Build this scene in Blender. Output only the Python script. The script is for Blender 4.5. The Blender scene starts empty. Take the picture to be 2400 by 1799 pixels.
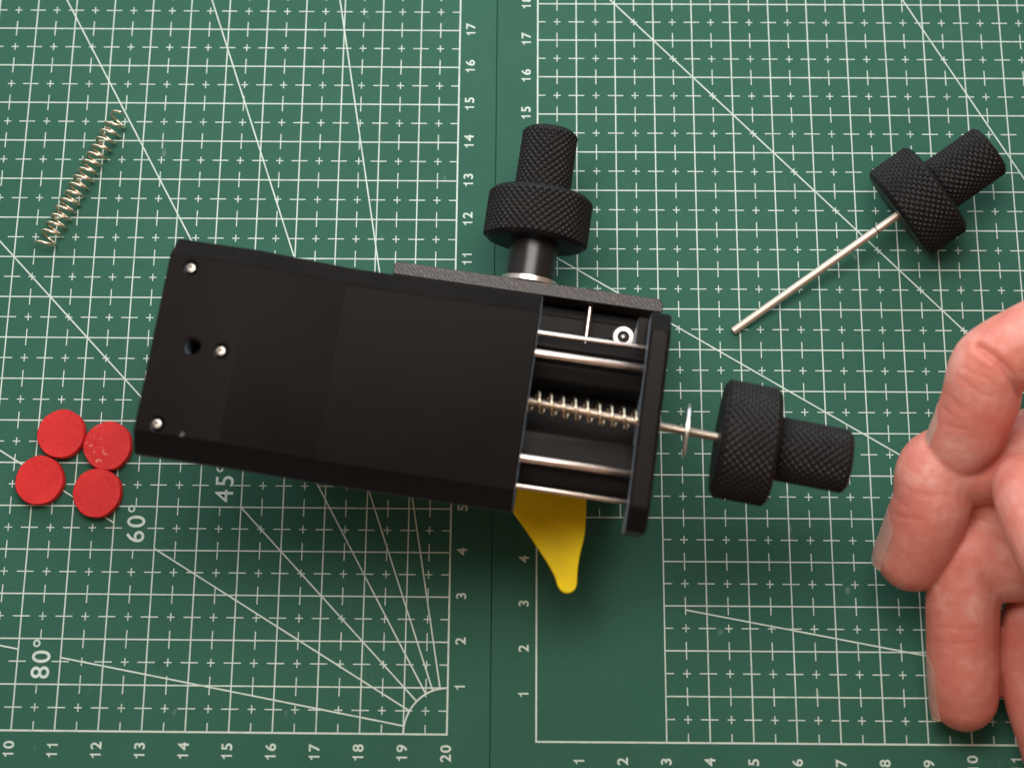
import bpy, bmesh, math, random
from mathutils import Vector, Matrix
from mathutils.bvhtree import BVHTree

S = 0.01                      # all numbers below are centimetres, the scene is in metres
R = math.radians
random.seed(7)
sc = bpy.context.scene
C = sc.collection

# ------------------------------------------------------------------ camera
cam_d = bpy.data.cameras.new('camera')
cam = bpy.data.objects.new('camera', cam_d); C.objects.link(cam)
cam_d.sensor_fit = 'HORIZONTAL'; cam_d.sensor_width = 36.0
cam_d.lens = 64.5
cam_d.shift_y = -0.3453
cam_d.clip_start = 0.005; cam_d.clip_end = 20
cam.location = (1.87805*S, 1.60534*S, 44.898*S)
cam.rotation_mode = 'XYZ'
cam.rotation_euler = (0.330913, 0.008931, 0.008760)
cam_d.dof.use_dof = True
cam_d.dof.focus_distance = 0.445
cam_d.dof.aperture_fstop = 14
sc.camera = cam

# ------------------------------------------------------------------ world and lamps
world = bpy.data.worlds.new('World'); sc.world = world; world.use_nodes = True
bg = world.node_tree.nodes['Background']
bg.inputs['Color'].default_value = (1.0, 0.68, 0.50, 1); bg.inputs['Strength'].default_value = 0.27

def area(name, loc, target, sx, sy, power, col):
    d = bpy.data.lights.new(name, 'AREA'); d.shape = 'RECTANGLE'
    d.size = sx*S; d.size_y = sy*S; d.energy = power; d.color = col
    o = bpy.data.objects.new(name, d); C.objects.link(o)
    o.location = Vector(loc)*S
    o.rotation_euler = (Vector(target)-Vector(loc)).to_track_quat('-Z', 'Y').to_euler()
    return o
area('key_lamp', (0.5, 16.5, 34.0), (1.0, 14.0, 0), 25, 13, 1.10, (1.0, 0.97, 0.91))
area('window_light', (-14.0, 54.0, 21.0), (-10, 0, 20), 110, 66, 4.9, (0.72, 0.87, 1.0))

vs = sc.view_settings
vs.view_transform = 'Standard'; vs.look = 'None'; vs.gamma = 1.0; vs.exposure = 0.0
vs.use_curve_mapping = False

# ------------------------------------------------------------------ materials
def nt(name):
    m = bpy.data.materials.new(name); m.use_nodes = True
    n = m.node_tree.nodes; b = n['Principled BSDF']
    return m, m.node_tree, n, b
def rgba(c): return (c[0], c[1], c[2], 1)
def coords(t, n, scale=(1, 1, 1)):
    tc = n.new('ShaderNodeTexCoord'); mp = n.new('ShaderNodeMapping')
    mp.inputs['Scale'].default_value = scale
    t.links.new(tc.outputs['Object'], mp.inputs['Vector']); return mp.outputs['Vector']
def noise(t, n, vec, scale, detail=3, rough=0.55):
    x = n.new('ShaderNodeTexNoise'); x.inputs['Scale'].default_value = scale
    x.inputs['Detail'].default_value = detail; x.inputs['Roughness'].default_value = rough
    t.links.new(vec, x.inputs['Vector']); return x.outputs['Fac']
def ramp(t, n, fac, stops):
    r = n.new('ShaderNodeValToRGB'); e = r.color_ramp.elements
    while len(e) < len(stops): e.new(0.5)
    for el, (p, c) in zip(e, stops): el.position = p; el.color = rgba(c)
    t.links.new(fac, r.inputs['Fac']); return r.outputs['Color']
def bump(t, n, b, height, strength, dist):
    x = n.new('ShaderNodeBump'); x.inputs['Strength'].default_value = strength
    x.inputs['Distance'].default_value = dist
    t.links.new(height, x.inputs['Height']); t.links.new(x.outputs['Normal'], b.inputs['Normal'])
    return x
def mix(t, n, fac, a, c, mode='MIX'):
    x = n.new('ShaderNodeMix'); x.data_type = 'RGBA'; x.blend_type = mode
    if isinstance(fac, (int, float)): x.inputs['Factor'].default_value = fac
    else: t.links.new(fac, x.inputs['Factor'])
    for s, v in ((x.inputs[6], a), (x.inputs[7], c)):
        if isinstance(v, tuple): s.default_value = rgba(v)
        else: t.links.new(v, s)
    return x.outputs[2]

def mat_vinyl():
    m, t, n, b = nt('green vinyl')
    v = coords(t, n)
    big = noise(t, n, v, 28, 4)
    col = ramp(t, n, big, [(0.3, (0.029, 0.112, 0.075)), (0.7, (0.036, 0.127, 0.087))])
    fine = noise(t, n, v, 900, 2)
    col = mix(t, n, ramp(t, n, fine, [(0.35, (0, 0, 0)), (0.75, (0.16, 0.16, 0.16))]), col, (0.055, 0.15, 0.11))
    spots = noise(t, n, v, 95, 1, 0.4)                       # grubby spots and dust
    dirt = ramp(t, n, spots, [(0.76, (0, 0, 0)), (0.83, (0.35, 0.35, 0.35))])
    col = mix(t, n, dirt, col, (0.018, 0.045, 0.033))
    sp2 = noise(t, n, coords(t, n, (1.3, 0.9, 1)), 150, 1, 0.4)
    col = mix(t, n, ramp(t, n, sp2, [(0.77, (0, 0, 0)), (0.82, (0.5, 0.5, 0.5))]), col, (0.22, 0.30, 0.25))
    t.links.new(col, b.inputs['Base Color'])
    b.inputs['Roughness'].default_value = 0.66
    b.inputs['Specular IOR Level'].default_value = 0.14
    bump(t, n, b, fine, 0.25, 0.0002)
    return m
def mat_print():
    m, t, n, b = nt('pale green printing ink')
    v = coords(t, n)
    f = noise(t, n, v, 260, 4)
    col = ramp(t, n, f, [(0.28, (0.46, 0.58, 0.50)), (0.5, (0.60, 0.70, 0.62)), (0.75, (0.67, 0.76, 0.68))])
    t.links.new(col, b.inputs['Base Color']); b.inputs['Roughness'].default_value = 0.6
    return m
def mat_plastic(name, base, rough, grain=(1, 1, 1), gs=700, bs=0.25, bd=0.0002, spec=0.5, sheen=0.0):
    m, t, n, b = nt(name)
    v = coords(t, n, grain)
    f = noise(t, n, v, gs, 3)
    lo = tuple(c*0.82 for c in base); hi = tuple(c*1.2 for c in base)
    g = noise(t, n, coords(t, n), 60, 4)
    col = ramp(t, n, g, [(0.3, lo), (0.7, hi)])
    dust = noise(t, n, coords(t, n, (1, 1.2, 1)), 420, 1, 0.3)
    col = mix(t, n, ramp(t, n, dust, [(0.80, (0, 0, 0)), (0.88, (0.2, 0.2, 0.2))]), col, (0.13, 0.115, 0.105))
    t.links.new(col, b.inputs['Base Color'])
    rr = n.new('ShaderNodeMapRange'); rr.inputs['To Min'].default_value = rough-0.07; rr.inputs['To Max'].default_value = rough+0.07
    t.links.new(g, rr.inputs['Value']); t.links.new(rr.outputs['Result'], b.inputs['Roughness'])
    b.inputs['Specular IOR Level'].default_value = spec
    b.inputs['Sheen Weight'].default_value = sheen; b.inputs['Sheen Roughness'].default_value = 0.35
    b.inputs['Sheen Tint'].default_value = (0.70, 0.84, 1.0, 1)  # cool sheen imitates bluish window light on the bevelled edges
    bump(t, n, b, f, bs, bd)
    return m
def mat_knob():
    m = mat_plastic('black knurled plastic', (0.0085, 0.0074, 0.0074), 0.42, (1, 1, 1), 900, 0.15, 0.0001, 0.22)
    t = m.node_tree; n = t.nodes; b = n['Principled BSDF']
    g = n.new('ShaderNodeNewGeometry')
    src = b.inputs['Base Color'].links[0].from_socket
    wear = ramp(t, n, g.outputs['Pointiness'], [(0.51, (0, 0, 0)), (0.60, (1, 1, 1))])
    pat = ramp(t, n, noise(t, n, coords(t, n), 140, 3), [(0.35, (0.1, 0.1, 0.1)), (0.7, (0.8, 0.8, 0.8))])
    f = n.new('ShaderNodeMath'); f.operation = 'MULTIPLY'; t.links.new(wear, f.inputs[0]); t.links.new(pat, f.inputs[1])
    t.links.new(mix(t, n, f.outputs[0], src, (0.036, 0.030, 0.028)), b.inputs['Base Color'])
    return m
def mat_hatched():
    m, t, n, b = nt('black printed plastic with diagonal infill lines')
    v = coords(t, n)
    w = n.new('ShaderNodeTexWave'); w.wave_type = 'BANDS'; w.bands_direction = 'DIAGONAL'
    w.inputs['Scale'].default_value = 560; w.inputs['Distortion'].default_value = 4.0
    w.inputs['Detail'].default_value = 2; w.inputs['Detail Scale'].default_value = 2.0
    t.links.new(v, w.inputs['Vector'])
    col = ramp(t, n, w.outputs['Fac'], [(0.2, (0.034, 0.026, 0.023)), (0.9, (0.056, 0.043, 0.039))])
    t.links.new(col, b.inputs['Base Color']); b.inputs['Roughness'].default_value = 0.42
    bump(t, n, b, w.outputs['Fac'], 0.3, 0.0003)
    return m
def mat_metal(name, col, rough, scale=(1, 1, 1), bs=0.0, band=None):
    m, t, n, b = nt(name)
    v = coords(t, n, scale)
    f = noise(t, n, v, 500, 3)
    c = ramp(t, n, f, [(0.3, tuple(x*0.86 for x in col)), (0.7, col)])
    t.links.new(c, b.inputs['Base Color'])
    b.inputs['Metallic'].default_value = 1.0; b.inputs['Roughness'].default_value = rough
    if band:
        w = n.new('ShaderNodeTexWave'); w.bands_direction = 'X'; w.inputs['Scale'].default_value = band
        t.links.new(coords(t, n), w.inputs['Vector']); bump(t, n, b, w.outputs['Fac'], bs, 0.0002)
    elif bs:
        bump(t, n, b, f, bs, 0.0001)
    return m
def mat_red(name, scuff):
    m, t, n, b = nt(name)
    v = coords(t, n)
    g = noise(t, n, v, 180, 4)
    col = ramp(t, n, g, [(0.3, (0.56, 0.016, 0.018)), (0.7, (0.68, 0.028, 0.026))])
    f = noise(t, n, v, 900, 3, 0.6)
    if scuff:
        s2 = noise(t, n, v, 620, 3, 0.6)
        gr = n.new('ShaderNodeSeparateXYZ'); t.links.new(v, gr.inputs[0])
        mk = n.new('ShaderNodeMapRange'); mk.inputs['From Min'].default_value = 0.0005; mk.inputs['From Max'].default_value = -0.003
        t.links.new(gr.outputs['X'], mk.inputs['Value'])
        mm = n.new('ShaderNodeMath'); mm.operation = 'MULTIPLY'
        t.links.new(mk.outputs['Result'], mm.inputs[0])
        sr = ramp(t, n, s2, [(0.57, (0, 0, 0)), (0.66, (0.75, 0.75, 0.75))]); t.links.new(sr, mm.inputs[1])
        col = mix(t, n, mm.outputs[0], col, (0.80, 0.33, 0.32))
    t.links.new(col, b.inputs['Base Color']); b.inputs['Roughness'].default_value = 0.5; b.inputs['Specular IOR Level'].default_value = 0.22
    bump(t, n, b, f, 0.35, 0.0003)
    return m
def mat_skin():
    m, t, n, b = nt('skin')
    v = coords(t, n)
    g = noise(t, n, v, 85, 5, 0.65)
    col = ramp(t, n, g, [(0.30, (0.58, 0.170, 0.130)), (0.5, (0.65, 0.235, 0.180)), (0.68, (0.72, 0.36, 0.30))])
    f2 = noise(t, n, v, 420, 3)
    col = mix(t, n, ramp(t, n, f2, [(0.4, (0, 0, 0)), (0.75, (0.3, 0.3, 0.3))]), col, (0.58, 0.14, 0.10))
    t.links.new(col, b.inputs['Base Color'])
    b.inputs['Roughness'].default_value = 0.48
    b.inputs['Specular IOR Level'].default_value = 0.35
    b.inputs['Subsurface Weight'].default_value = 0.35
    b.inputs['Subsurface Radius'].default_value = (1.0, 0.32, 0.18)
    b.inputs['Subsurface Scale'].default_value = 0.0035
    vo = n.new('ShaderNodeTexVoronoi'); vo.inputs['Scale'].default_value = 1500; t.links.new(v, vo.inputs['Vector'])
    ad = n.new('ShaderNodeMath'); ad.operation = 'MULTIPLY_ADD'
    t.links.new(vo.outputs['Distance'], ad.inputs[0]); ad.inputs[1].default_value = 0.5
    t.links.new(noise(t, n, v, 700, 3), ad.inputs[2])
    bump(t, n, b, ad.outputs[0], 0.22, 0.0003)
    return m
def mat_simple(name, col, rough, sub=0.0):
    m, t, n, b = nt(name)
    g = noise(t, n, coords(t, n), 300, 3)
    t.links.new(ramp(t, n, g, [(0.3, tuple(c*0.93 for c in col)), (0.7, col)]), b.inputs['Base Color'])
    b.inputs['Roughness'].default_value = rough
    if sub:
        b.inputs['Subsurface Weight'].default_value = sub; b.inputs['Subsurface Scale'].default_value = 0.001
    return m

M = dict(
    vinyl=mat_vinyl(), ink=mat_print(),
    plate=mat_plastic('black printed plastic', (0.0075, 0.0053, 0.0044), 0.32, (0.12, 2.2, 1), 420, 0.12, 0.0001, 0.026, 0.3),
    body=mat_plastic('black plastic of the frame', (0.0085, 0.0064, 0.0058), 0.34, (0.1, 1, 3), 500, 0.15, 0.0001, 0.06, 0.15),
    knob=mat_knob(),
    sleeve=mat_plastic('glossy black plastic', (0.012, 0.011, 0.011), 0.33, (1, 1, 1), 500, 0.1, 0.0001),
    hatch=mat_hatched(),
    steel=mat_metal('polished steel rod', (0.96, 0.80, 0.71), 0.30),
    thread=mat_metal('threaded steel', (0.93, 0.76, 0.61), 0.30, band=780, bs=0.5),
    rod=mat_metal('brushed steel rod', (0.82, 0.69, 0.58), 0.55, (0.05, 1, 1), 0.1),
    spring=mat_metal('nickel spring wire', (0.90, 0.75, 0.55), 0.27),
    washer=mat_metal('zinc washer', (0.88, 0.84, 0.80), 0.34, bs=0.05),
    screw=mat_metal('screw steel', (0.46, 0.42, 0.38), 0.40, bs=0.1),
    dull=mat_metal('dull zinc', (0.22, 0.20, 0.19), 0.30, bs=0.1),
    yellow=mat_plastic('yellow plastic', (1.0, 0.70, 0.006), 0.55, (1, 1, 1), 600, 0.12, 0.0001, 0.15),
    red=mat_red('red plastic', False), redscuff=mat_red('scuffed red plastic', True),
    skin=mat_skin(),
    nail=mat_simple('fingernail', (0.62, 0.33, 0.27), 0.3, 0.3),
    nailtip=mat_simple('free edge of the fingernail', (0.74, 0.55, 0.44), 0.38, 0.2),
    scuff=mat_simple('scuffed vinyl', (0.075, 0.175, 0.13), 0.7),
    black=mat_simple('matt black', (0.006, 0.005, 0.005), 0.7),  # even near-black for the nut post and the band on the rod
    wood=mat_simple('dark table laminate', (0.05, 0.038, 0.03), 0.5),
)
yb = M['yellow'].node_tree.nodes['Principled BSDF']          # thin yellow plastic lets light through
yb.inputs['Subsurface Weight'].default_value = 0.15; yb.inputs['Subsurface Radius'].default_value = (1.0, 0.6, 0.08)
yb.inputs['Subsurface Scale'].default_value = 0.009

# ------------------------------------------------------------------ mesh helpers
class MB:
    def __init__(self): self.v = []; self.f = []
    def add(self, vs, fs):
        o = len(self.v); self.v += [tuple(p) for p in vs]; self.f += [tuple(i+o for i in f) for f in fs]; return self
    def quad(self, x0, y0, x1, y1, z):
        return self.add([(x0, y0, z), (x1, y0, z), (x1, y1, z), (x0, y1, z)], [(0, 1, 2, 3)])
    def stroke(self, a, b, w, z):
        a = Vector(a); b = Vector(b); d = (b-a).normalized(); p = Vector((-d.y, d.x))*w/2
        return self.add([(*(a-p), z), (*(b-p), z), (*(b+p), z), (*(a+p), z)], [(0, 1, 2, 3)])
    def box(self, x0, x1, y0, y1, z0, z1):
        return self.add([(x0, y0, z0), (x1, y0, z0), (x1, y1, z0), (x0, y1, z0), (x0, y0, z1), (x1, y0, z1), (x1, y1, z1), (x0, y1, z1)],
                        [(0, 3, 2, 1), (4, 5, 6, 7), (0, 1, 5, 4), (1, 2, 6, 5), (2, 3, 7, 6), (3, 0, 4, 7)])
    def loft(self, secs):                      # list of equally long closed rings, capped
        n = len(secs[0]); o = len(self.v)
        for s in secs: self.v += [tuple(p) for p in s]
        for k in range(len(secs)-1):
            for i in range(n):
                j = (i+1) % n
                self.f.append((o+k*n+i, o+k*n+j, o+(k+1)*n+j, o+(k+1)*n+i))
        self.f.append(tuple(o+i for i in reversed(range(n))))
        self.f.append(tuple(o+(len(secs)-1)*n+i for i in range(n)))
        return self
    def prism_u(self, prof, u0, u1):           # profile of (v, z) drawn along u
        return self.loft([[(u0, v, z) for v, z in prof], [(u1, v, z) for v, z in prof]])
    def prism_z(self, prof, z0, z1):
        return self.loft([[(x, y, z0) for x, y in prof], [(x, y, z1) for x, y in prof]])
    def lathe(self, prof, n=48, axis='X'):     # profile of (distance along the axis, radius)
        def pt(a, r, t):
            c, s = math.cos(t)*r, math.sin(t)*r
            return {'X': (a, c, s), 'Y': (s, a, c), 'Z': (c, s, a)}[axis]
        return self.loft([[pt(a, r, 2*math.pi*i/n) for i in range(n)] for a, r in prof])
    def tube(self, pts, r, n=8):
        pts = [Vector(p) for p in pts]; secs = []; up = None
        for i, p in enumerate(pts):
            t = (pts[min(i+1, len(pts)-1)]-pts[max(i-1, 0)]).normalized()
            if up is None: up = t.orthogonal().normalized()
            up = (up-t*up.dot(t)).normalized(); w = t.cross(up)
            secs.append([p+up*math.cos(2*math.pi*k/n)*r+w*math.sin(2*math.pi*k/n)*r for k in range(n)])
        return self.loft(secs)
    def mesh(self, name):
        me = bpy.data.meshes.new(name)
        me.from_pydata([(x*S, y*S, z*S) for x, y, z in self.v], [], self.f)
        bm = bmesh.new(); bm.from_mesh(me); bmesh.ops.recalc_face_normals(bm, faces=bm.faces); bm.to_mesh(me); bm.free()
        return me
    def flat(self, name):                       # open sheets: keep the winding upward
        me = bpy.data.meshes.new(name)
        me.from_pydata([(x*S, y*S, z*S) for x, y, z in self.v], [], self.f); return me

def obj(name, me, mat, parent=None, loc=None, smooth=None, bevel=0, segs=3):
    o = bpy.data.objects.new(name, me); C.objects.link(o)
    if mat is not None and not me.materials: me.materials.append(mat)
    o.parent = parent
    if loc is not None: o.location = Vector(loc)*S
    if smooth is not None:
        for p in me.polygons: p.use_smooth = True
        if smooth < 180: me.set_sharp_from_angle(angle=R(smooth))
    if bevel:
        b = o.modifiers.new('edge', 'BEVEL'); b.width = bevel*S; b.segments = segs; b.limit_method = 'ANGLE'; b.angle_limit = R(25)
        b.harden_normals = False
        for p in me.polygons: p.use_smooth = True
        me.set_sharp_from_angle(angle=R(40))
    return o
def empty(name, loc, rz=0):
    o = bpy.data.objects.new(name, None); C.objects.link(o); o.location = Vector(loc)*S
    o.rotation_euler = (0, 0, rz); o.empty_display_size = 0.01; return o
def tag(o, label=None, cat=None, group=None, kind=None):
    if label: o['label'] = label
    if cat: o['category'] = cat
    if group: o['group'] = group
    if kind: o['kind'] = kind
    return o
def cut(o, cutters):                            # boolean holes, applied
    tmp = []
    for me in cutters:
        c = bpy.data.objects.new('cutter', me); C.objects.link(c); c.matrix_world = Matrix.Identity(4); tmp.append(c)
        b = o.modifiers.new('hole', 'BOOLEAN'); b.operation = 'DIFFERENCE'; b.object = c; b.solver = 'EXACT'
    dg = bpy.context.evaluated_depsgraph_get(); dg.update()
    me = bpy.data.meshes.new_from_object(o.evaluated_get(dg))
    o.modifiers.clear(); o.data = me
    for c in tmp: bpy.data.objects.remove(c)
    return o

# ------------------------------------------------------------------ table and the two cutting mats
t_ = MB().box(-40, 45, -25, 50, -3.3, -0.31)
tag(obj('table_top', t_.mesh('table_top'), M['wood']), 'dark table top under the cutting mats', kind='structure')

def rounded(x0, x1, y0, y1, r, k=6):
    pts = []
    for cx, cy, a in ((x1-r, y0+r, -90), (x1-r, y1-r, 0), (x0+r, y1-r, 90), (x0+r, y0+r, 180)):
        for i in range(k+1):
            t = R(a+90*i/k); pts.append((cx+r*math.cos(t), cy+r*math.sin(t)))
    return pts

def text_mesh(s, size, off):
    """one printed number; the digits are set one by one so that the 1 has its flag"""
    parts = []; x = 0.0; H = 0.72*size
    for ch in s:
        if ch == '1':
            st = 0.105*size; xr = 0.36*size
            P = [(xr-st, 0), (xr, 0), (xr, H), (xr-st*0.75, H), (xr-st*1.05, H-0.10*size), (xr-st*1.6, H-0.155*size), (xr-st*2.45, H-0.175*size), (xr-st*2.45, H-0.255*size), (xr-st, H-0.24*size)]
            parts.append(([(px+x, py, 0) for px, py in P], [(0, 1, 2, 3, 8), (3, 4, 8), (4, 5, 8), (5, 6, 7, 8)])); x += 0.575*size; continue
        cu = bpy.data.curves.new('t', 'FONT'); cu.body = ch; cu.size = size*S; cu.offset = off*S; cu.fill_mode = 'FRONT'; cu.resolution_u = 5
        o = bpy.data.objects.new('t', cu); C.objects.link(o)
        dg = bpy.context.evaluated_depsgraph_get(); me = bpy.data.meshes.new_from_object(o.evaluated_get(dg))
        bpy.data.objects.remove(o); bpy.data.curves.remove(cu)
        vs_ = [v.co/S for v in me.vertices]; lo = min(v.x for v in vs_); hi = max(v.x for v in vs_)
        adv = 0.575*size if ch.isdigit() else 0.40*size
        y0 = min(v.y for v in vs_); y1 = max(v.y for v in vs_)
        sy = H/(y1-y0) if ch.isdigit() else 1.0
        dx = x+adv/2-(lo+hi)/2
        parts.append(([(v.x+dx, (v.y-y0)*sy if ch.isdigit() else v.y+H-y1, 0) for v in vs_], [tuple(p.vertices) for p in me.polygons])); x += adv
        bpy.data.meshes.remove(me)
    mb = MB()
    for v_, f_ in parts: mb.add([(a-x/2, b-H/2, 0) for a, b, c in v_], f_)
    return mb.flat('numeral')

def cutting_mat(label, loc, rz, sx, side, blank, gaps, labels):
    """grid 20 x 28 cm, protractor centred on (20, 0); side: +1 numbers on the right edge, -1 on the left"""
    NX, NY = 20, 28
    root = empty('cutting_mat', loc, rz); root.scale = (sx, sx, 1)
    tag(root, label, 'cutting mat', 'green cutting mats lying side by side')
    if side > 0: outline = [(x-(0.00198*y if x > 10 else 0), y) for x, y in rounded(-1.0, NX+0.985, -1.0, NY+1.0, 0.35)]
    else: outline = rounded(-1.055, NX+1.0, -1.0, NY+1.0, 0.35)
    obj('mat_sheet', MB().prism_z(outline, -0.3, 0).mesh('mat_sheet'), M['vinyl'], root, bevel=0.02, segs=2)
    g = MB()
    W = 0.030; WB = 0.040; WD = 0.025
    def inblank(x, y): return blank and blank[0]-1e-6 < x < blank[1]-1e-6 and blank[2]-1e-6 < y < blank[3]-1e-6
    for i in range(NX+1):
        w = WB if i in (0, NX) else W
        y0 = 0
        if blank and blank[0] < i < blank[1]: y0 = blank[3]
        g.quad(i-w/2, y0-(WB/2 if y0 == 0 else 0), i+w/2, NY+WB/2, 0.004)
    for j in range(NY+1):
        w = WB if j in (0, NY) else W
        x0 = 0
        if blank and blank[2] < j < blank[3]: x0 = blank[1]
        g.quad(x0, j-w/2, NX, j+w/2, 0.006)
    gapcells = {(int(gx), int(gy)) for gx, gy in gaps}
    for i in range(NX+1):                                # horizontal ticks across the upright lines
        for j in range(NY):
            y = j+0.5
            a, b = (0 if i == 0 else 0.2), (0 if i == NX else 0.2)
            if blank and j < blank[3]:
                if i < blank[1]: continue
                if i == blank[1]: a = 0
            if (i-1, j) in gapcells and False: b = 0
            g.quad(i-a, y-WD/2, i+b, y+WD/2, 0.008)
    for j in range(NY+1):                                # upright ticks across the level lines
        for i in range(NX):
            x = i+0.5
            a, b = (0 if j == 0 else 0.2), (0 if j == NY else 0.2)
            if blank and i < blank[1]:
                if j < blank[3]: continue
                if j == blank[3]: a = 0
            if (i, j) in gapcells: b = 0
            if (i, j-1) in gapcells: a = 0.0
            if a+b > 0: g.quad(x-WD/2, j-a, x+WD/2, j+b, 0.010)
    for i in range(NX):
        for j in range(NY):
            if (i, j) in gapcells or (blank and i < blank[1] and j < blank[3]): continue
            x, y = i+0.5, j+0.5
            g.quad(x-0.09, y-WD/2, x+0.09, y+WD/2, 0.008); g.quad(x-WD/2, y-0.09, x+WD/2, y+0.09, 0.010)
    obj('grid_lines', g.flat('grid_lines'), M['ink'], root)
    for k, deg in enumerate((10, 30, 45, 60, 70, 80)):   # protractor rays, each its own printed line
        c, s = math.cos(R(deg)), math.sin(R(deg))
        def X(x): return ((x), (NX-x)*s/c)
        def Y(y): return (NX-y*c/s, y)
        start = (NX-c, s)
        far = X(0) if NX*s/c <= NY else Y(NY)
        mb = MB(); z = 0.012+0.0015*k
        cuts = [gx for gx, gy in gaps if abs((NX-gx-0.5)*s/c-(gy+0.5)) < 0.75]
        if deg == 10 and blank: far = X(3.5)
        if cuts:
            mb.stroke(start, X(cuts[0]+1.0), 0.034, z); mb.stroke(X(cuts[0]), far, 0.034, z)
        else: mb.stroke(start, far, 0.034, z)
        obj('angle_line', mb.flat('angle_line'), M['ink'], root)
    arc = MB(); N = 24
    for i in range(N):
        a0, a1 = R(90+90*i/N), R(90+90*(i+1)/N)
        p = [(NX+r*math.cos(a), r*math.sin(a), 0.0225) for r, a in ((0.98, a0), (1.02, a0), (1.02, a1), (0.98, a1))]
        arc.add(p, [(3, 2, 1, 0)])
    obj('angle_arc', arc.flat('angle_arc'), M['ink'], root)
    rnd = random.Random(5 if side > 0 else 9)
    for k in range(9):                                   # knife marks and scuffs
        x, y = rnd.uniform(1, 19.5), rnd.uniform(0.5, 19); a = rnd.uniform(0, 3.14); L = rnd.uniform(0.15, 0.9)
        mb = MB(); p0 = Vector((x, y)); bend = rnd.uniform(-0.35, 0.35)
        for q in range(4):
            p1 = p0+Vector((math.cos(a+bend*q), math.sin(a+bend*q)))*L/4; mb.stroke(p0, p1, 0.010, 0.0022+0.0001*q); p0 = p1
        obj('scratch', mb.flat('scratch'), M['scuff'], root)
    def num(s, x, y, size, off):
        o = obj('numeral', text_mesh(s, size, off), M['ink'], root, (x, y, 0.004)); o.rotation_euler = (0, 0, R(90)); return o
    for j in range(1, NY+1): num(str(j), NX+0.275 if side > 0 else -0.30, j+0.03, 0.335, 0.006)
    for i in range(0 if side > 0 else 1, NX+1): num(str(i), i-0.02, -0.405, 0.345, 0.006)
    for s, x, y in labels: num(s, x, y, 0.60, 0.004)
    return root
left_mat = cutting_mat('green cutting mat on the left, numbered 1 to 20 up its right edge', (-20, 0, 0), 0, 1.0, 1, None,
                       [(10, 1), (12, 4), (14, 5)], [('80°', 10.55, 1.55), ('60°', 12.53, 4.60), ('45°', 14.58, 5.55)])
right_mat = cutting_mat('green cutting mat on the right, with a blank rectangle in its lower left corner', (2.0431, -0.1351, 0), 0.001978, 0.99353, -1, (0, 3, 0, 5), [], [])

# ------------------------------------------------------------------ knurled knobs
def knurl_mesh(name, L, r, cells, ch=0.09, h=0.05):
    """a cylinder along X, 0..L, with raised diamonds"""
    sub = 6; n = cells*sub
    pitch = 0.165; nx = max(8, int(L/pitch*sub))
    def tri(x): x -= math.floor(x); return 1-abs(2*x-1)
    mb = MB(); secs = []
    xs = [0.0] + [L*i/nx for i in range(nx+1)] + [L]
    for k, x in enumerate(xs):
        ring = []
        e = min(x, L-x)
        base = r - (ch-e if e < ch else 0)*0.9
        fade = min(1.0, max(0.0, (e-0.03)/0.05))
        if k in (0, len(xs)-1): base = r-ch*0.9-0.12; fade = 0
        for i in range(n):
            t = 2*math.pi*i/n
            a = cells*i/n
            p = min(tri(a+x/pitch), tri(a-x/pitch))
            rr = base - h + fade*h*1.5*min(p, 0.75) + (1-fade)*h*0.4
            ring.append((x, rr*math.cos(t), rr*math.sin(t)))
        secs.append(ring)
    mb.loft(secs)
    return mb.mesh(name)
collar_me = knurl_mesh('knob_collar', 1.2, 1.235, 46)
handle_me = knurl_mesh('knob_handle', 1.62, 0.665, 26)
for me in (collar_me, handle_me):
    me.materials.append(M['knob'])
    for p in me.polygons: p.use_smooth = True
    me.set_sharp_from_angle(angle=R(50))
rod_me = MB().lathe([(-4.90, 0.07), (-4.87, 0.098), (0.02, 0.098)], 24).mesh('steel_rod')
thr_me = MB().lathe([(-4.90, 0.06), (-4.87, 0.094), (0.02, 0.094)], 24).mesh('threaded_rod')

def knob_thing(label, face, axis, rodmesh, rodmat, roll=0):
    root = empty('knurled_knob', face); axis = Vector(axis).normalized()
    root.rotation_mode = 'QUATERNION'
    root.rotation_quaternion = axis.to_track_quat('X', 'Z') @ Matrix.Rotation(R(roll), 3, 'X').to_quaternion()
    tag(root, label, 'knob', 'black knurled knobs on steel rods')
    obj('knob_collar', collar_me, None, root)
    obj('knob_handle', handle_me, None, root, (1.17, 0, 0))
    obj(rodmesh.name, rodmesh, rodmat, root, smooth=40)
    return root

# ------------------------------------------------------------------ the two-axis stage
TH = R(-7.85)
OX, OY = -6.2807, 5.9851
U = Vector((math.cos(TH), math.sin(TH), 0)); V = Vector((-U.y, U.x, 0)); Z = Vector((0, 0, 1))
def w(u, v, z): return Vector((OX, OY, 0))+U*u+V*v+Z*z
stage = empty('slide_stage', (OX, OY, 0), TH)
tag(stage, 'black 3D printed two-axis slide stage with sloping top plate and yellow lever', 'slide stage')

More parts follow.
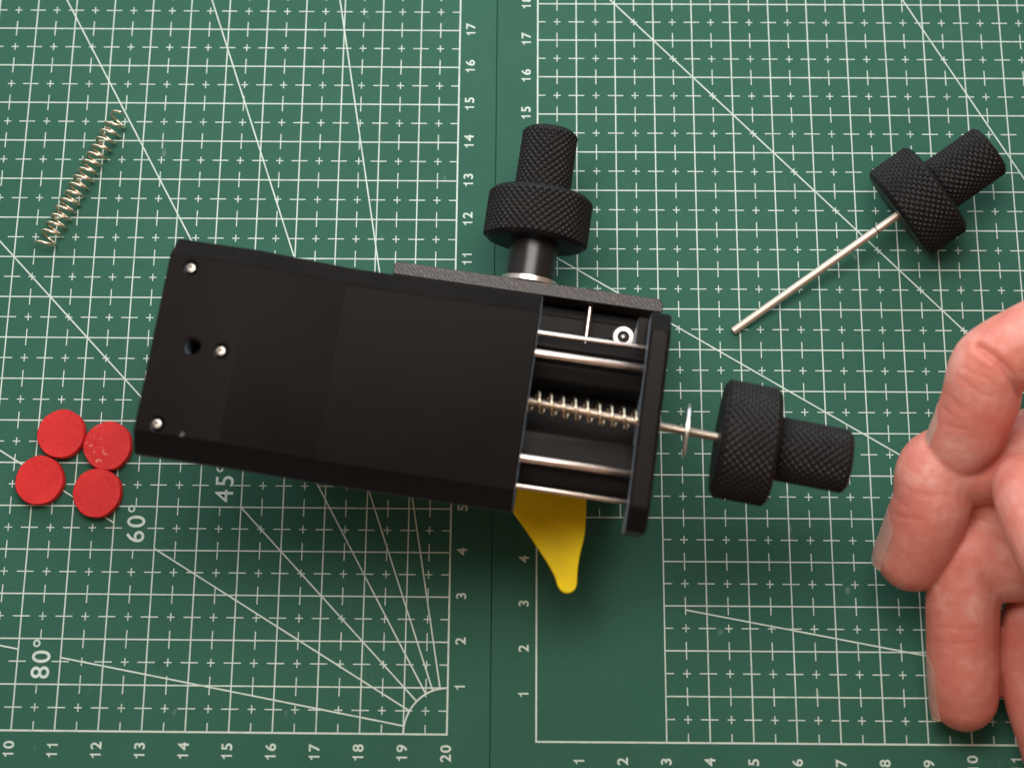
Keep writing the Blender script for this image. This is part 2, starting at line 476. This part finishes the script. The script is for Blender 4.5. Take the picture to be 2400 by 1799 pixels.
ZL, ZR = 6.70, 6.15                                        # height of the thick left part and of the thinner right part
def plate_sec(u, zt, zb):
    return [(u, -0.40, zb), (u, -0.40, zt-0.46), (u, 0.01, zt), (u, 3.74, zt), (u, 4.17, zt-0.44), (u, 4.17, zb)]
pl = MB().loft([plate_sec(0, ZL, 5.75), plate_sec(1.78, ZL, 5.75), plate_sec(3.74, ZR, 5.55), plate_sec(7.92, ZR, 5.55)])
plate = obj('top_plate', pl.mesh('top_plate'), M['plate'], None, bevel=0.035, segs=3)
HOLES = [(0.50, 3.50, 0.155, 0.24), (0.86, 1.88, 0.170, 0.85), (1.47, 1.87, 0.152, 0.24), (0.46, 0.215, 0.150, 0.24)]
def hole_cutter(u, v, r, d):
    c = MB().lathe([(ZL-d, r), (ZL-0.025, r), (ZL+0.05, r+0.08)], 32, 'Z')
    c.v = [(x+u, y+v, z) for x, y, z in c.v]
    return c.mesh('cutter')
cut(plate, [hole_cutter(*h) for h in HOLES])
plate.parent = stage
plate.data.set_sharp_from_angle(angle=R(9))
for u, v, r, d in (HOLES[0], HOLES[2], HOLES[3]):          # socket screws in three of the holes
    s = MB().lathe([(-0.14, 0.07), (-0.14, 0.085), (0.02, 0.098), (0.055, 0.088), (0.062, 0.05), (-0.05, 0.045)], 20, 'Z')
    obj('screw', s.mesh('screw'), M['screw'], plate, (u-0.02, v+0.012, ZL-0.13), smooth=40)
# a flake of plastic left on the edge of the plate
fl = MB().loft([[(0, 0, 0), (0.10, -0.02, 0), (0.13, 0.06, 0), (0.05, 0.11, 0)], [(0.02, 0.02, 0.02), (0.09, 0.0, 0.025), (0.11, 0.05, 0.02), (0.05, 0.08, 0.02)]])
obj('plastic_flake', fl.mesh('plastic_flake'), M['hatch'], plate, (0.95, 0.04, ZL))

ze = 6.08
end_prof = [(-0.42, 4.1), (-0.42, ze-0.46), (0.01, ze), (3.76, ze), (4.18, ze-0.44), (4.18, 4.1)]
obj('end_plate', MB().prism_u(end_prof, 10.27, 10.72).mesh('end_plate'), M['body'], stage, bevel=0.08, segs=4)
obj('shade_block', MB().box(1.3, 4.4, 0.25, 3.6, 3.5, 5.6).mesh('shade_block'), M['body'], stage, bevel=0.04)  # unseen block added to keep light out from under the plate
# slide bed: two rails with a channel between them
north = [(2.47, 3.6), (2.47, 5.14), (2.51, 5.20), (2.80, 5.26), (2.85, 5.24), (2.87, 5.36), (3.08, 5.36), (3.10, 5.22), (3.18, 5.28), (3.25, 5.20), (3.40, 5.14), (3.42, 5.0), (3.42, 3.6)]
south = [(0.27, 3.6), (0.27, 5.04), (0.36, 5.16), (0.63, 5.20), (0.66, 5.34), (0.86, 5.34), (0.88, 5.24), (1.35, 5.22), (1.39, 5.19), (1.39, 3.6)]
obj('rail', MB().prism_u(north, 4.9, 10.27).mesh('rail'), M['body'], stage, bevel=0.012, segs=2)
obj('rail', MB().prism_u(south, 4.9, 10.27).mesh('rail'), M['body'], stage, bevel=0.012, segs=2)
obj('bed_floor', MB().box(4.9, 10.27, 1.39, 2.47, 3.6, 3.95).mesh('bed_floor'), M['body'], stage)
obj('inner_end_plate', MB().box(4.45, 4.9, 0.2, 3.5, 3.6, 5.5).mesh('inner_end_plate'), M['body'], stage, bevel=0.04)
for v, z, r in ((2.975, 5.42, 0.088), (0.762, 5.40, 0.088), (3.47, 5.10, 0.058), (0.205, 5.10, 0.060)):
    obj('guide_rod', MB().lathe([(0, r*0.7), (0.03, r), (5.34, r), (5.37, r*0.7)], 20).mesh('guide_rod'), M['steel'], stage, (4.92, v, z), smooth=50)
# carriage of the lower axis, with the open corner in front of the rail
obj('carriage', MB().box(4.7, 10.5, 0.75, 3.42, 2.3, 3.6).mesh('carriage'), M['body'], stage, bevel=0.04)
obj('carriage_shelf', MB().box(4.7, 10.5, 3.42, 4.60, 1.9, 2.25).mesh('carriage_shelf'), M['body'], stage, bevel=0.02)
obj('carriage_rib', MB().box(10.04, 10.26, 3.48, 4.14, 2.25, 5.0).mesh('carriage_rib'), M['body'], stage, bevel=0.02)
obj('cross_rod', MB().lathe([(0, 0.058), (1.2, 0.058)], 16, 'Y').mesh('cross_rod'), M['steel'], stage, (8.975, 3.43, 2.72), smooth=50)
rg = [(0, 0.12), (0, 0.235), (0.07, 0.235), (0.07, 0.135), (0.0, 0.12)]
nn = 32; vv = [(r*math.cos(2*math.pi*i/nn), r*math.sin(2*math.pi*i/nn), a) for a, r in rg for i in range(nn)]
ff = [(k*nn+i, k*nn+(i+1) % nn, (k+1)*nn+(i+1) % nn, (k+1)*nn+i) for k in range(4) for i in range(nn)]
nut = obj('ring_nut', MB().add(vv, ff).mesh('ring_nut'), M['dull'], stage, (9.815, 4.03, 2.8), smooth=40)
obj('nut_post', MB().lathe([(-0.56, 0.27), (0, 0.27)], 28, 'Z').mesh('nut_post'), M['black'], nut)
obj('screw_tip', MB().lathe([(-0.1, 0.065), (0.05, 0.065), (0.07, 0.04)], 16, 'Z').mesh('screw_tip'), M['screw'], nut, smooth=40)
# upright plate the lower knob turns in, and the base
bar = [(4.37, 4.66), (10.56, 4.66), (10.62, 4.70), (10.62, 4.84), (10.54, 4.96), (4.43, 4.96), (4.37, 4.90)]
obj('front_plate', MB().prism_z(bar, 0.0, 3.14).mesh('front_plate'), M['hatch'], stage, bevel=0.02, segs=2)
obj('base', MB().box(2.4, 10.4, 0.9, 4.63, 0.0, 1.6).mesh('base'), M['body'], stage, bevel=0.05)  # left end lengthened, unseen, to deepen the shade below the plate
obj('base_slide', MB().box(4.9, 10.1, 1.1, 4.4, 1.6, 2.3).mesh('base_slide'), M['body'], stage, bevel=0.03)
# yellow lever
def spline(pts, k=8):
    P = [Vector(p) for p in pts]; out = []
    for i in range(len(P)-1):
        a, b, c, d = P[max(i-1, 0)], P[i], P[i+1], P[min(i+2, len(P)-1)]
        for j in range(k):
            t = j/k
            out.append(0.5*((2*b)+(c-a)*t+(2*a-5*b+4*c-d)*t*t+(3*b-a-3*c+d)*t*t*t))
    return out+[P[-1]]
side1 = spline([(9.46, 0.39), (9.493, 0.088), (9.525, -0.414), (9.481, -0.857), (9.474, -1.192), (9.497, -1.437)], 6)
tip = [(9.488, -1.555), (9.447, -1.63), (9.381, -1.679), (9.305, -1.704), (9.228, -1.698), (9.155, -1.663), (9.103, -1.611)]
side2 = spline([(9.063, -1.551), (8.968, -1.365), (8.765, -1.102), (8.486, -0.795), (8.167, -0.444), (7.872, -0.148)], 6)
prof = [(9.44, 1.2)]+[tuple(p) for p in side1]+tip+[tuple(p) for p in side2]+[(7.89, 0.4), (7.89, 1.2)]
obj('lever', MB().prism_z(prof, 2.05, 2.45).mesh('lever'), M['yellow'], stage, bevel=0.03, segs=3)
# knob of the lower axis
kc = obj('knob_collar', collar_me, None, stage, (7.485, 5.95, 2.5)); kc.rotation_euler = (R(20), 0, R(90))
obj('knob_handle', handle_me, None, kc, (1.17, 0, 0))
obj('knob_sleeve', MB().lathe([(-0.90, 0.565), (0.05, 0.565)], 48).mesh('knob_sleeve'), M['sleeve'], kc, smooth=40)
obj('knob_washer', MB().lathe([(-0.97, 0.50), (-0.97, 0.665), (-0.86, 0.665), (-0.86, 0.50)], 56).mesh('knob_washer'), M['washer'], kc, smooth=30)

# ------------------------------------------------------------------ knob, washer and spring going into the stage
f0 = w(11.98, 1.775, 5.42); f1 = w(7.94, 1.945, 5.38)
ax = (f0-f1).normalized()
knob_thing('black knurled knob whose rod is pushed into the end of the stage', f0, ax, thr_me, M['thread'], 8)
def along(d): return f0-ax*d
wq = MB()
rg = [(-0.025, 0.095), (-0.025, 0.575), (0.025, 0.575), (0.025, 0.095), (-0.025, 0.095)]
nn = 48; vv = [(a, r*math.cos(2*math.pi*i/nn), r*math.sin(2*math.pi*i/nn)) for a, r in rg for i in range(nn)]
ff = [(k*nn+i, k*nn+(i+1) % nn, (k+1)*nn+(i+1) % nn, (k+1)*nn+i) for k in range(4) for i in range(nn)]
wo = obj('washer', wq.add(vv, ff).mesh('washer'), M['washer'], None, along(0.67), smooth=30)
wo.rotation_mode = 'QUATERNION'
wo.rotation_quaternion = (ax+V*0.04+Vector((0, 0, 0.02))).to_track_quat('X', 'Z')
tag(wo, 'thin steel washer hanging on the rod between the knob and the stage', 'washer')

def helix(L, r, turns, wire, closed, n=22):
    pts = []; tot = int(turns*n)
    def s(t):                                   # closed end coils, open middle
        c = closed/turns
        if t < c: return t*0.10/c*0.9
        if t > 1-c: return 1-(1-t)*0.10/c*0.9
        return 0.09+(t-c)/(1-2*c)*0.82
    for i in range(tot+1):
        t = i/tot; a = 2*math.pi*turns*t
        wob = 1+0.03*math.sin(i*0.37)
        pts.append((L*(s(t) if closed else t), r*wob*math.cos(a), r*wob*math.sin(a)))
    return MB().tube(pts, wire, 8).mesh('compression_spring')
s_in = obj('compression_spring', helix(3.2, 0.245, 12.3, 0.028, 0), M['spring'], None, along(4.93), smooth=180)
s_in.rotation_mode = 'QUATERNION'; s_in.rotation_quaternion = ax.to_track_quat('X', 'Z')
tag(s_in, 'steel coil spring threaded on the rod inside the stage', 'spring', 'steel compression springs')
a = Vector((-10.215, 11.18, 0.275)); b = Vector((-8.545, 14.63, 0.275)); d = b-a
s_out = obj('compression_spring', helix(d.length, 0.24, 16.3, 0.036, 1.0), M['spring'], None, a, smooth=180)
s_out.rotation_mode = 'QUATERNION'; s_out.rotation_quaternion = d.normalized().to_track_quat('X', 'Z')
tag(s_out, 'loose steel coil spring lying on the left cutting mat', 'spring', 'steel compression springs')

# ------------------------------------------------------------------ loose knob
tipp = Vector((6.83, 9.267, 0.09)); ent = Vector((10.76, 11.91, 1.20)); kax = (ent-tipp).normalized()
lk = knob_thing('loose black knurled knob lying at the upper right with its bare steel rod', ent, kax, rod_me, M['rod'], 0)
obj('rod_ring_mark', MB().lathe([(-0.63, 0.09), (-0.62, 0.1005), (-0.60, 0.1005), (-0.59, 0.09)], 24).mesh('rod_ring_mark'), M['black'], lk)  # thin black band for the dark ring mark on the rod

# ------------------------------------------------------------------ red discs
def disc(label, x, y, mat, seed, dz=0):
    rnd = random.Random(seed); n = 56; prof = [(0.0, 0.55), (0.02, 0.57), (0.27, 0.573), (0.30, 0.553)]
    ph = [rnd.uniform(0, 6.28) for _ in range(4)]
    secs = []
    for zz, r in prof:
        secs.append([((r+0.006*math.sin(3*t+ph[0])+0.004*math.sin(7*t+ph[1]))*math.cos(t), (r+0.006*math.sin(3*t+ph[0])+0.004*math.sin(7*t+ph[1]))*math.sin(t),
                      zz+(0.006*math.sin(2*t+ph[2]) if zz > 0.2 else 0)) for t in [2*math.pi*i/n for i in range(n)]])
    o = obj('plastic_disc', MB().loft(secs).mesh('plastic_disc'), mat, None, (x, y, 0.0225), smooth=35)
    o.rotation_euler = (0, 0, rnd.uniform(0, 0.4) if mat is M['redscuff'] else rnd.uniform(0, 6))
    return tag(o, label, 'disc', 'red plastic discs beside the stage')
disc('red plastic disc at the top left of the four discs', -9.367, 6.649, M['red'], 1)
disc('red plastic disc with pale scuffs, nearest the corner of the black plate', -8.233, 6.377, M['redscuff'], 2)
disc('red plastic disc farthest left of the four discs', -9.789, 5.559, M['red'], 3)
disc('red plastic disc lowest of the four, just above the printed 60°', -8.394, 5.284, M['red'], 4)

# ------------------------------------------------------------------ hand
HAND = {
'index': [(15.43, 9.29, 5.0, 0.929), (14.06, 8.84, 5.1, 0.896), (12.84, 8.31, 5.0, 0.849), (12.07, 7.94, 4.85, 0.813), (11.78, 7.64, 4.7, 0.832), (11.7, 7.09, 4.3, 0.846), (11.56, 6.6, 3.85, 0.823), (11.44, 6.31, 3.55, 0.79), (11.38, 6.17, 3.4, 0.745)] ,
'middle': [(15.47, 7.18, 4.2, 0.977), (14.18, 6.54, 3.3, 0.946), (12.92, 6.09, 2.9, 0.924), (11.96, 5.87, 2.85, 0.895), (10.99, 5.72, 2.9, 0.884), (10.84, 5.04, 2.7, 0.874), (10.68, 4.47, 2.3, 0.878), (10.57, 4.13, 2.0, 0.862), (10.49, 3.97, 1.85, 0.836)] ,
'ring': [(15.48, 5.08, 3.2, 0.984), (14.27, 4.41, 2.3, 0.933), (12.97, 3.95, 2.0, 0.898), (12.54, 3.78, 1.95, 0.86), (11.8, 3.95, 1.9, 0.863), (11.64, 3.04, 1.6, 0.843), (11.63, 2.13, 1.3, 0.824), (11.64, 1.4, 1.05, 0.814), (11.67, 0.97, 0.82, 0.787)] ,
'little': [(15.47, 3.4, 2.4, 0.895), (14.52, 2.88, 1.6, 0.841), (13.54, 2.69, 1.25, 0.809), (13.26, 2.14, 1.1, 0.80), (13.31, 1.05, 0.92, 0.775), (13.52, 0.15, 0.82, 0.734), (13.61, -0.34, 0.75, 0.685)] ,
'thumb': [(15.57, 2.55, 4.6, 1.153), (14.15, 2.61, 5.2, 1.093), (13.14, 3.34, 5.6, 0.977), (12.71, 4.06, 5.5, 0.915), (12.59, 4.69, 5.1, 0.893), (12.6, 5.13, 4.5, 0.837)] ,
'palm_a': [(15.54, 9.08, 4.6, 1.17), (16.4, 7.81, 4.4, 1.396), (17.72, 6.56, 4.2, 1.572), (19.14, 5.48, 4.2, 1.603), (21.43, 4.33, 4.4, 1.623)] ,
'palm_b': [(15.6, 6.61, 3.6, 1.315), (16.95, 6.07, 3.6, 1.589), (19.19, 5.23, 4.0, 1.561), (21.42, 3.99, 4.3, 1.623)] ,
'palm_c': [(15.52, 3.67, 2.6, 1.174), (16.73, 3.93, 3.0, 1.398), (18.16, 4.53, 3.6, 1.476), (19.82, 4.78, 4.1, 1.597)] ,
'web': [(12.06, 5.18, 2.2, 0.596), (12.43, 4.83, 1.95, 0.723), (13.22, 4.87, 2.1, 0.864)],
'thenar': [(15.57, 2.55, 4.6, 1.15), (17.0, 3.2, 4.4, 1.4), (18.6, 4.3, 4.2, 1.55)],
}
CREASES = [[(11.12, 7.63), (11.35, 7.47), (11.64, 7.35)], [(11.04, 7.5), (11.2, 7.32), (11.37, 7.14)], [(10.9, 7.15), (11.05, 6.95), (11.24, 6.75)], [(11.0, 6.96), (11.17, 6.72)], [(10.84, 6.9), (10.97, 6.72)], [(9.98, 5.09), (10.11, 4.93), (10.18, 4.87)], [(10.14, 5.29), (10.36, 5.11), (10.63, 5.06)], [(10.76, 2.92), (11.14, 2.85)], [(10.88, 6.54), (11.06, 6.43), (11.25, 6.39)], [(11.2, 7.27), (11.46, 7.09), (11.71, 7.0)], [(9.91, 4.76), (10.14, 4.65), (10.46, 4.6)], [(10.85, 2.11), (11.22, 2.04), (11.69, 2.07)], [(10.88, 1.99), (11.3, 1.92)], [(10.94, 2.38), (11.31, 2.35), (11.79, 2.39)], [(10.25, 5.19), (10.57, 5.1), (10.94, 5.11)]]
FOLDS = [[(11.47, 8.05), (11.7, 7.84), (11.98, 7.56), (12.23, 7.28), (12.53, 7.0)]]
def chain(pts, k=7):
    P = [Vector(p) for p in pts]; out = []
    for i in range(len(P)-1):
        a, b, c, d = P[max(i-1, 0)], P[i], P[i+1], P[min(i+2, len(P)-1)]
        for j in range(k):
            t = j/k
            q = 0.5*((2*b)+(c-a)*t+(2*a-5*b+4*c-d)*t*t+(3*b-a-3*c+d)*t*t*t)
            out.append(q)
    return out+[P[-1]]
bm = bmesh.new()
for name, pts in HAND.items():
    V4 = [Vector(p) for p in pts]
    for q in chain(V4):
        bmesh.ops.create_icosphere(bm, subdivisions=3, radius=q[3]*S, matrix=Matrix.Translation(Vector(q[:3])*S))
me = bpy.data.meshes.new('hand'); bm.to_mesh(me); bm.free()
tmp = bpy.data.objects.new('hand', me); C.objects.link(tmp)
rm = tmp.modifiers.new('r', 'REMESH'); rm.mode = 'VOXEL'; rm.voxel_size = 0.048*S
sm = tmp.modifiers.new('s', 'SMOOTH'); sm.iterations = 4; sm.factor = 0.5
dg = bpy.context.evaluated_depsgraph_get(); me2 = bpy.data.meshes.new_from_object(tmp.evaluated_get(dg))
bpy.data.objects.remove(tmp)
# knuckle creases pressed into the surface
bvh = BVHTree.FromPolygons([v.co.copy() for v in me2.vertices], [tuple(p.vertices) for p in me2.polygons])
pts = []; depth = []
for c in CREASES+FOLDS:
    for (x0, y0), (x1, y1) in zip(c, c[1:]):
        for i in range(9):
            t = i/8
            h = bvh.ray_cast(Vector(((x0+(x1-x0)*t)*S, (y0+(y1-y0)*t)*S, 0.12)), Vector((0, 0, -1)))
            if h[0] is not None: pts.append(h[0]); depth.append(0.13 if c in FOLDS else 0.012)
from mathutils.kdtree import KDTree
kd = KDTree(len(pts))
for i, p in enumerate(pts): kd.insert(p, i)
kd.balance()
nrm = [v.normal.copy() for v in me2.vertices]
for i, v in enumerate(me2.vertices):
    co, idx, dist = kd.find(v.co)
    dd = dist/S
    dp = depth[idx]; wd = 0.045 if dp < 0.05 else 0.085
    if dd < 0.3: v.co += nrm[i]*S*(-dp*math.exp(-(dd/wd)**2)+0.10*dp*math.exp(-((dd-2.4*wd)/(1.3*wd))**2))
hand = obj('hand', me2, M['skin'], None, smooth=180)
tag(hand, 'bare hand with curled fingers reaching in from the right edge', 'hand')

bvh = BVHTree.FromPolygons([v.co.copy() for v in me2.vertices], [tuple(p.vertices) for p in me2.polygons])
def nail(tip, back, nrm_, width, start, end, rfin):
    """a curved plate on the back of the finger; tip/back are axis points, nrm_ points out of the nail,
    start/end are distances along the axis from the fingertip's centre"""
    tip = Vector(tip); ax_ = (tip-Vector(back)).normalized(); n_ = Vector(nrm_); n_ = (n_-ax_*n_.dot(ax_)).normalized(); s_ = ax_.cross(n_)
    NU, NW = 22, 14
    top = []; bot = []; last = {}
    for i in range(NU+1):
        u = i/NU
        al0 = start+u*(end-start)
        for j in range(NW+1):
            wv = -1+2*j/NW
            shape = math.sqrt(max(0.12, 1-((0.22-u)/0.22)**2*0.75)) if u < 0.22 else 1.0
            ang = wv*width*shape
            al = al0-0.12*wv*wv*max(0.0, (u-0.6)/0.4)
            d_ = n_*math.cos(ang)+s_*math.sin(ang); c = tip+ax_*al
            if u <= 0.72:
                h = bvh.ray_cast((c+d_*rfin*1.6)*S, -d_, rfin*1.6*S)
                rr = ((h[0]/S)-c).dot(d_)+0.007 if h[0] is not None else rfin
                last[j] = rr
            else: rr = last[j]*(1-0.55*(u-0.72)**2)-0.10*(u-0.72)
            top.append(c+d_*rr); bot.append(c+d_*(rr-0.05))
    row = NW+1; o1 = len(top); fs = []
    for i in range(NU):
        for j in range(NW):
            a_, b_, c_, e_ = i*row+j, i*row+j+1, (i+1)*row+j+1, (i+1)*row+j
            fs.append((a_, b_, c_, e_)); fs.append((o1+e_, o1+c_, o1+b_, o1+a_))
    for i in range(NU):
        for j in (0, NW): fs.append((i*row+j, (i+1)*row+j, o1+(i+1)*row+j, o1+i*row+j))
    for j in range(NW):
        for i in (0, NU): fs.append((i*row+j, i*row+j+1, o1+i*row+j+1, o1+i*row+j))
    me_ = MB().add(top+bot, fs).mesh('fingernail')
    me_.materials.append(M['nail']); me_.materials.append(M['nailtip'])
    for p in me_.polygons:
        q = p.center/S-tip; a1 = q.dot(ax_)
        if a1 > end-0.10-0.10*(1-min(1, abs(q.dot(n_))/rfin)): p.material_index = 1
    return obj('fingernail', me_, None, hand, smooth=50)
nail((11.38, 6.17, 3.4), (11.56, 6.6, 3.85), (-1, 0.0, -0.75), R(46), -0.72, 0.42, 0.765)
nail((10.49, 3.97, 1.85), (10.68, 4.47, 2.3), (-1, 0.0, -0.38), R(46), -0.85, 0.52, 0.85)
nail((11.67, 0.97, 0.82), (11.63, 2.13, 1.3), (-1, 0.0, -0.30), R(46), -0.95, 0.56, 0.80)
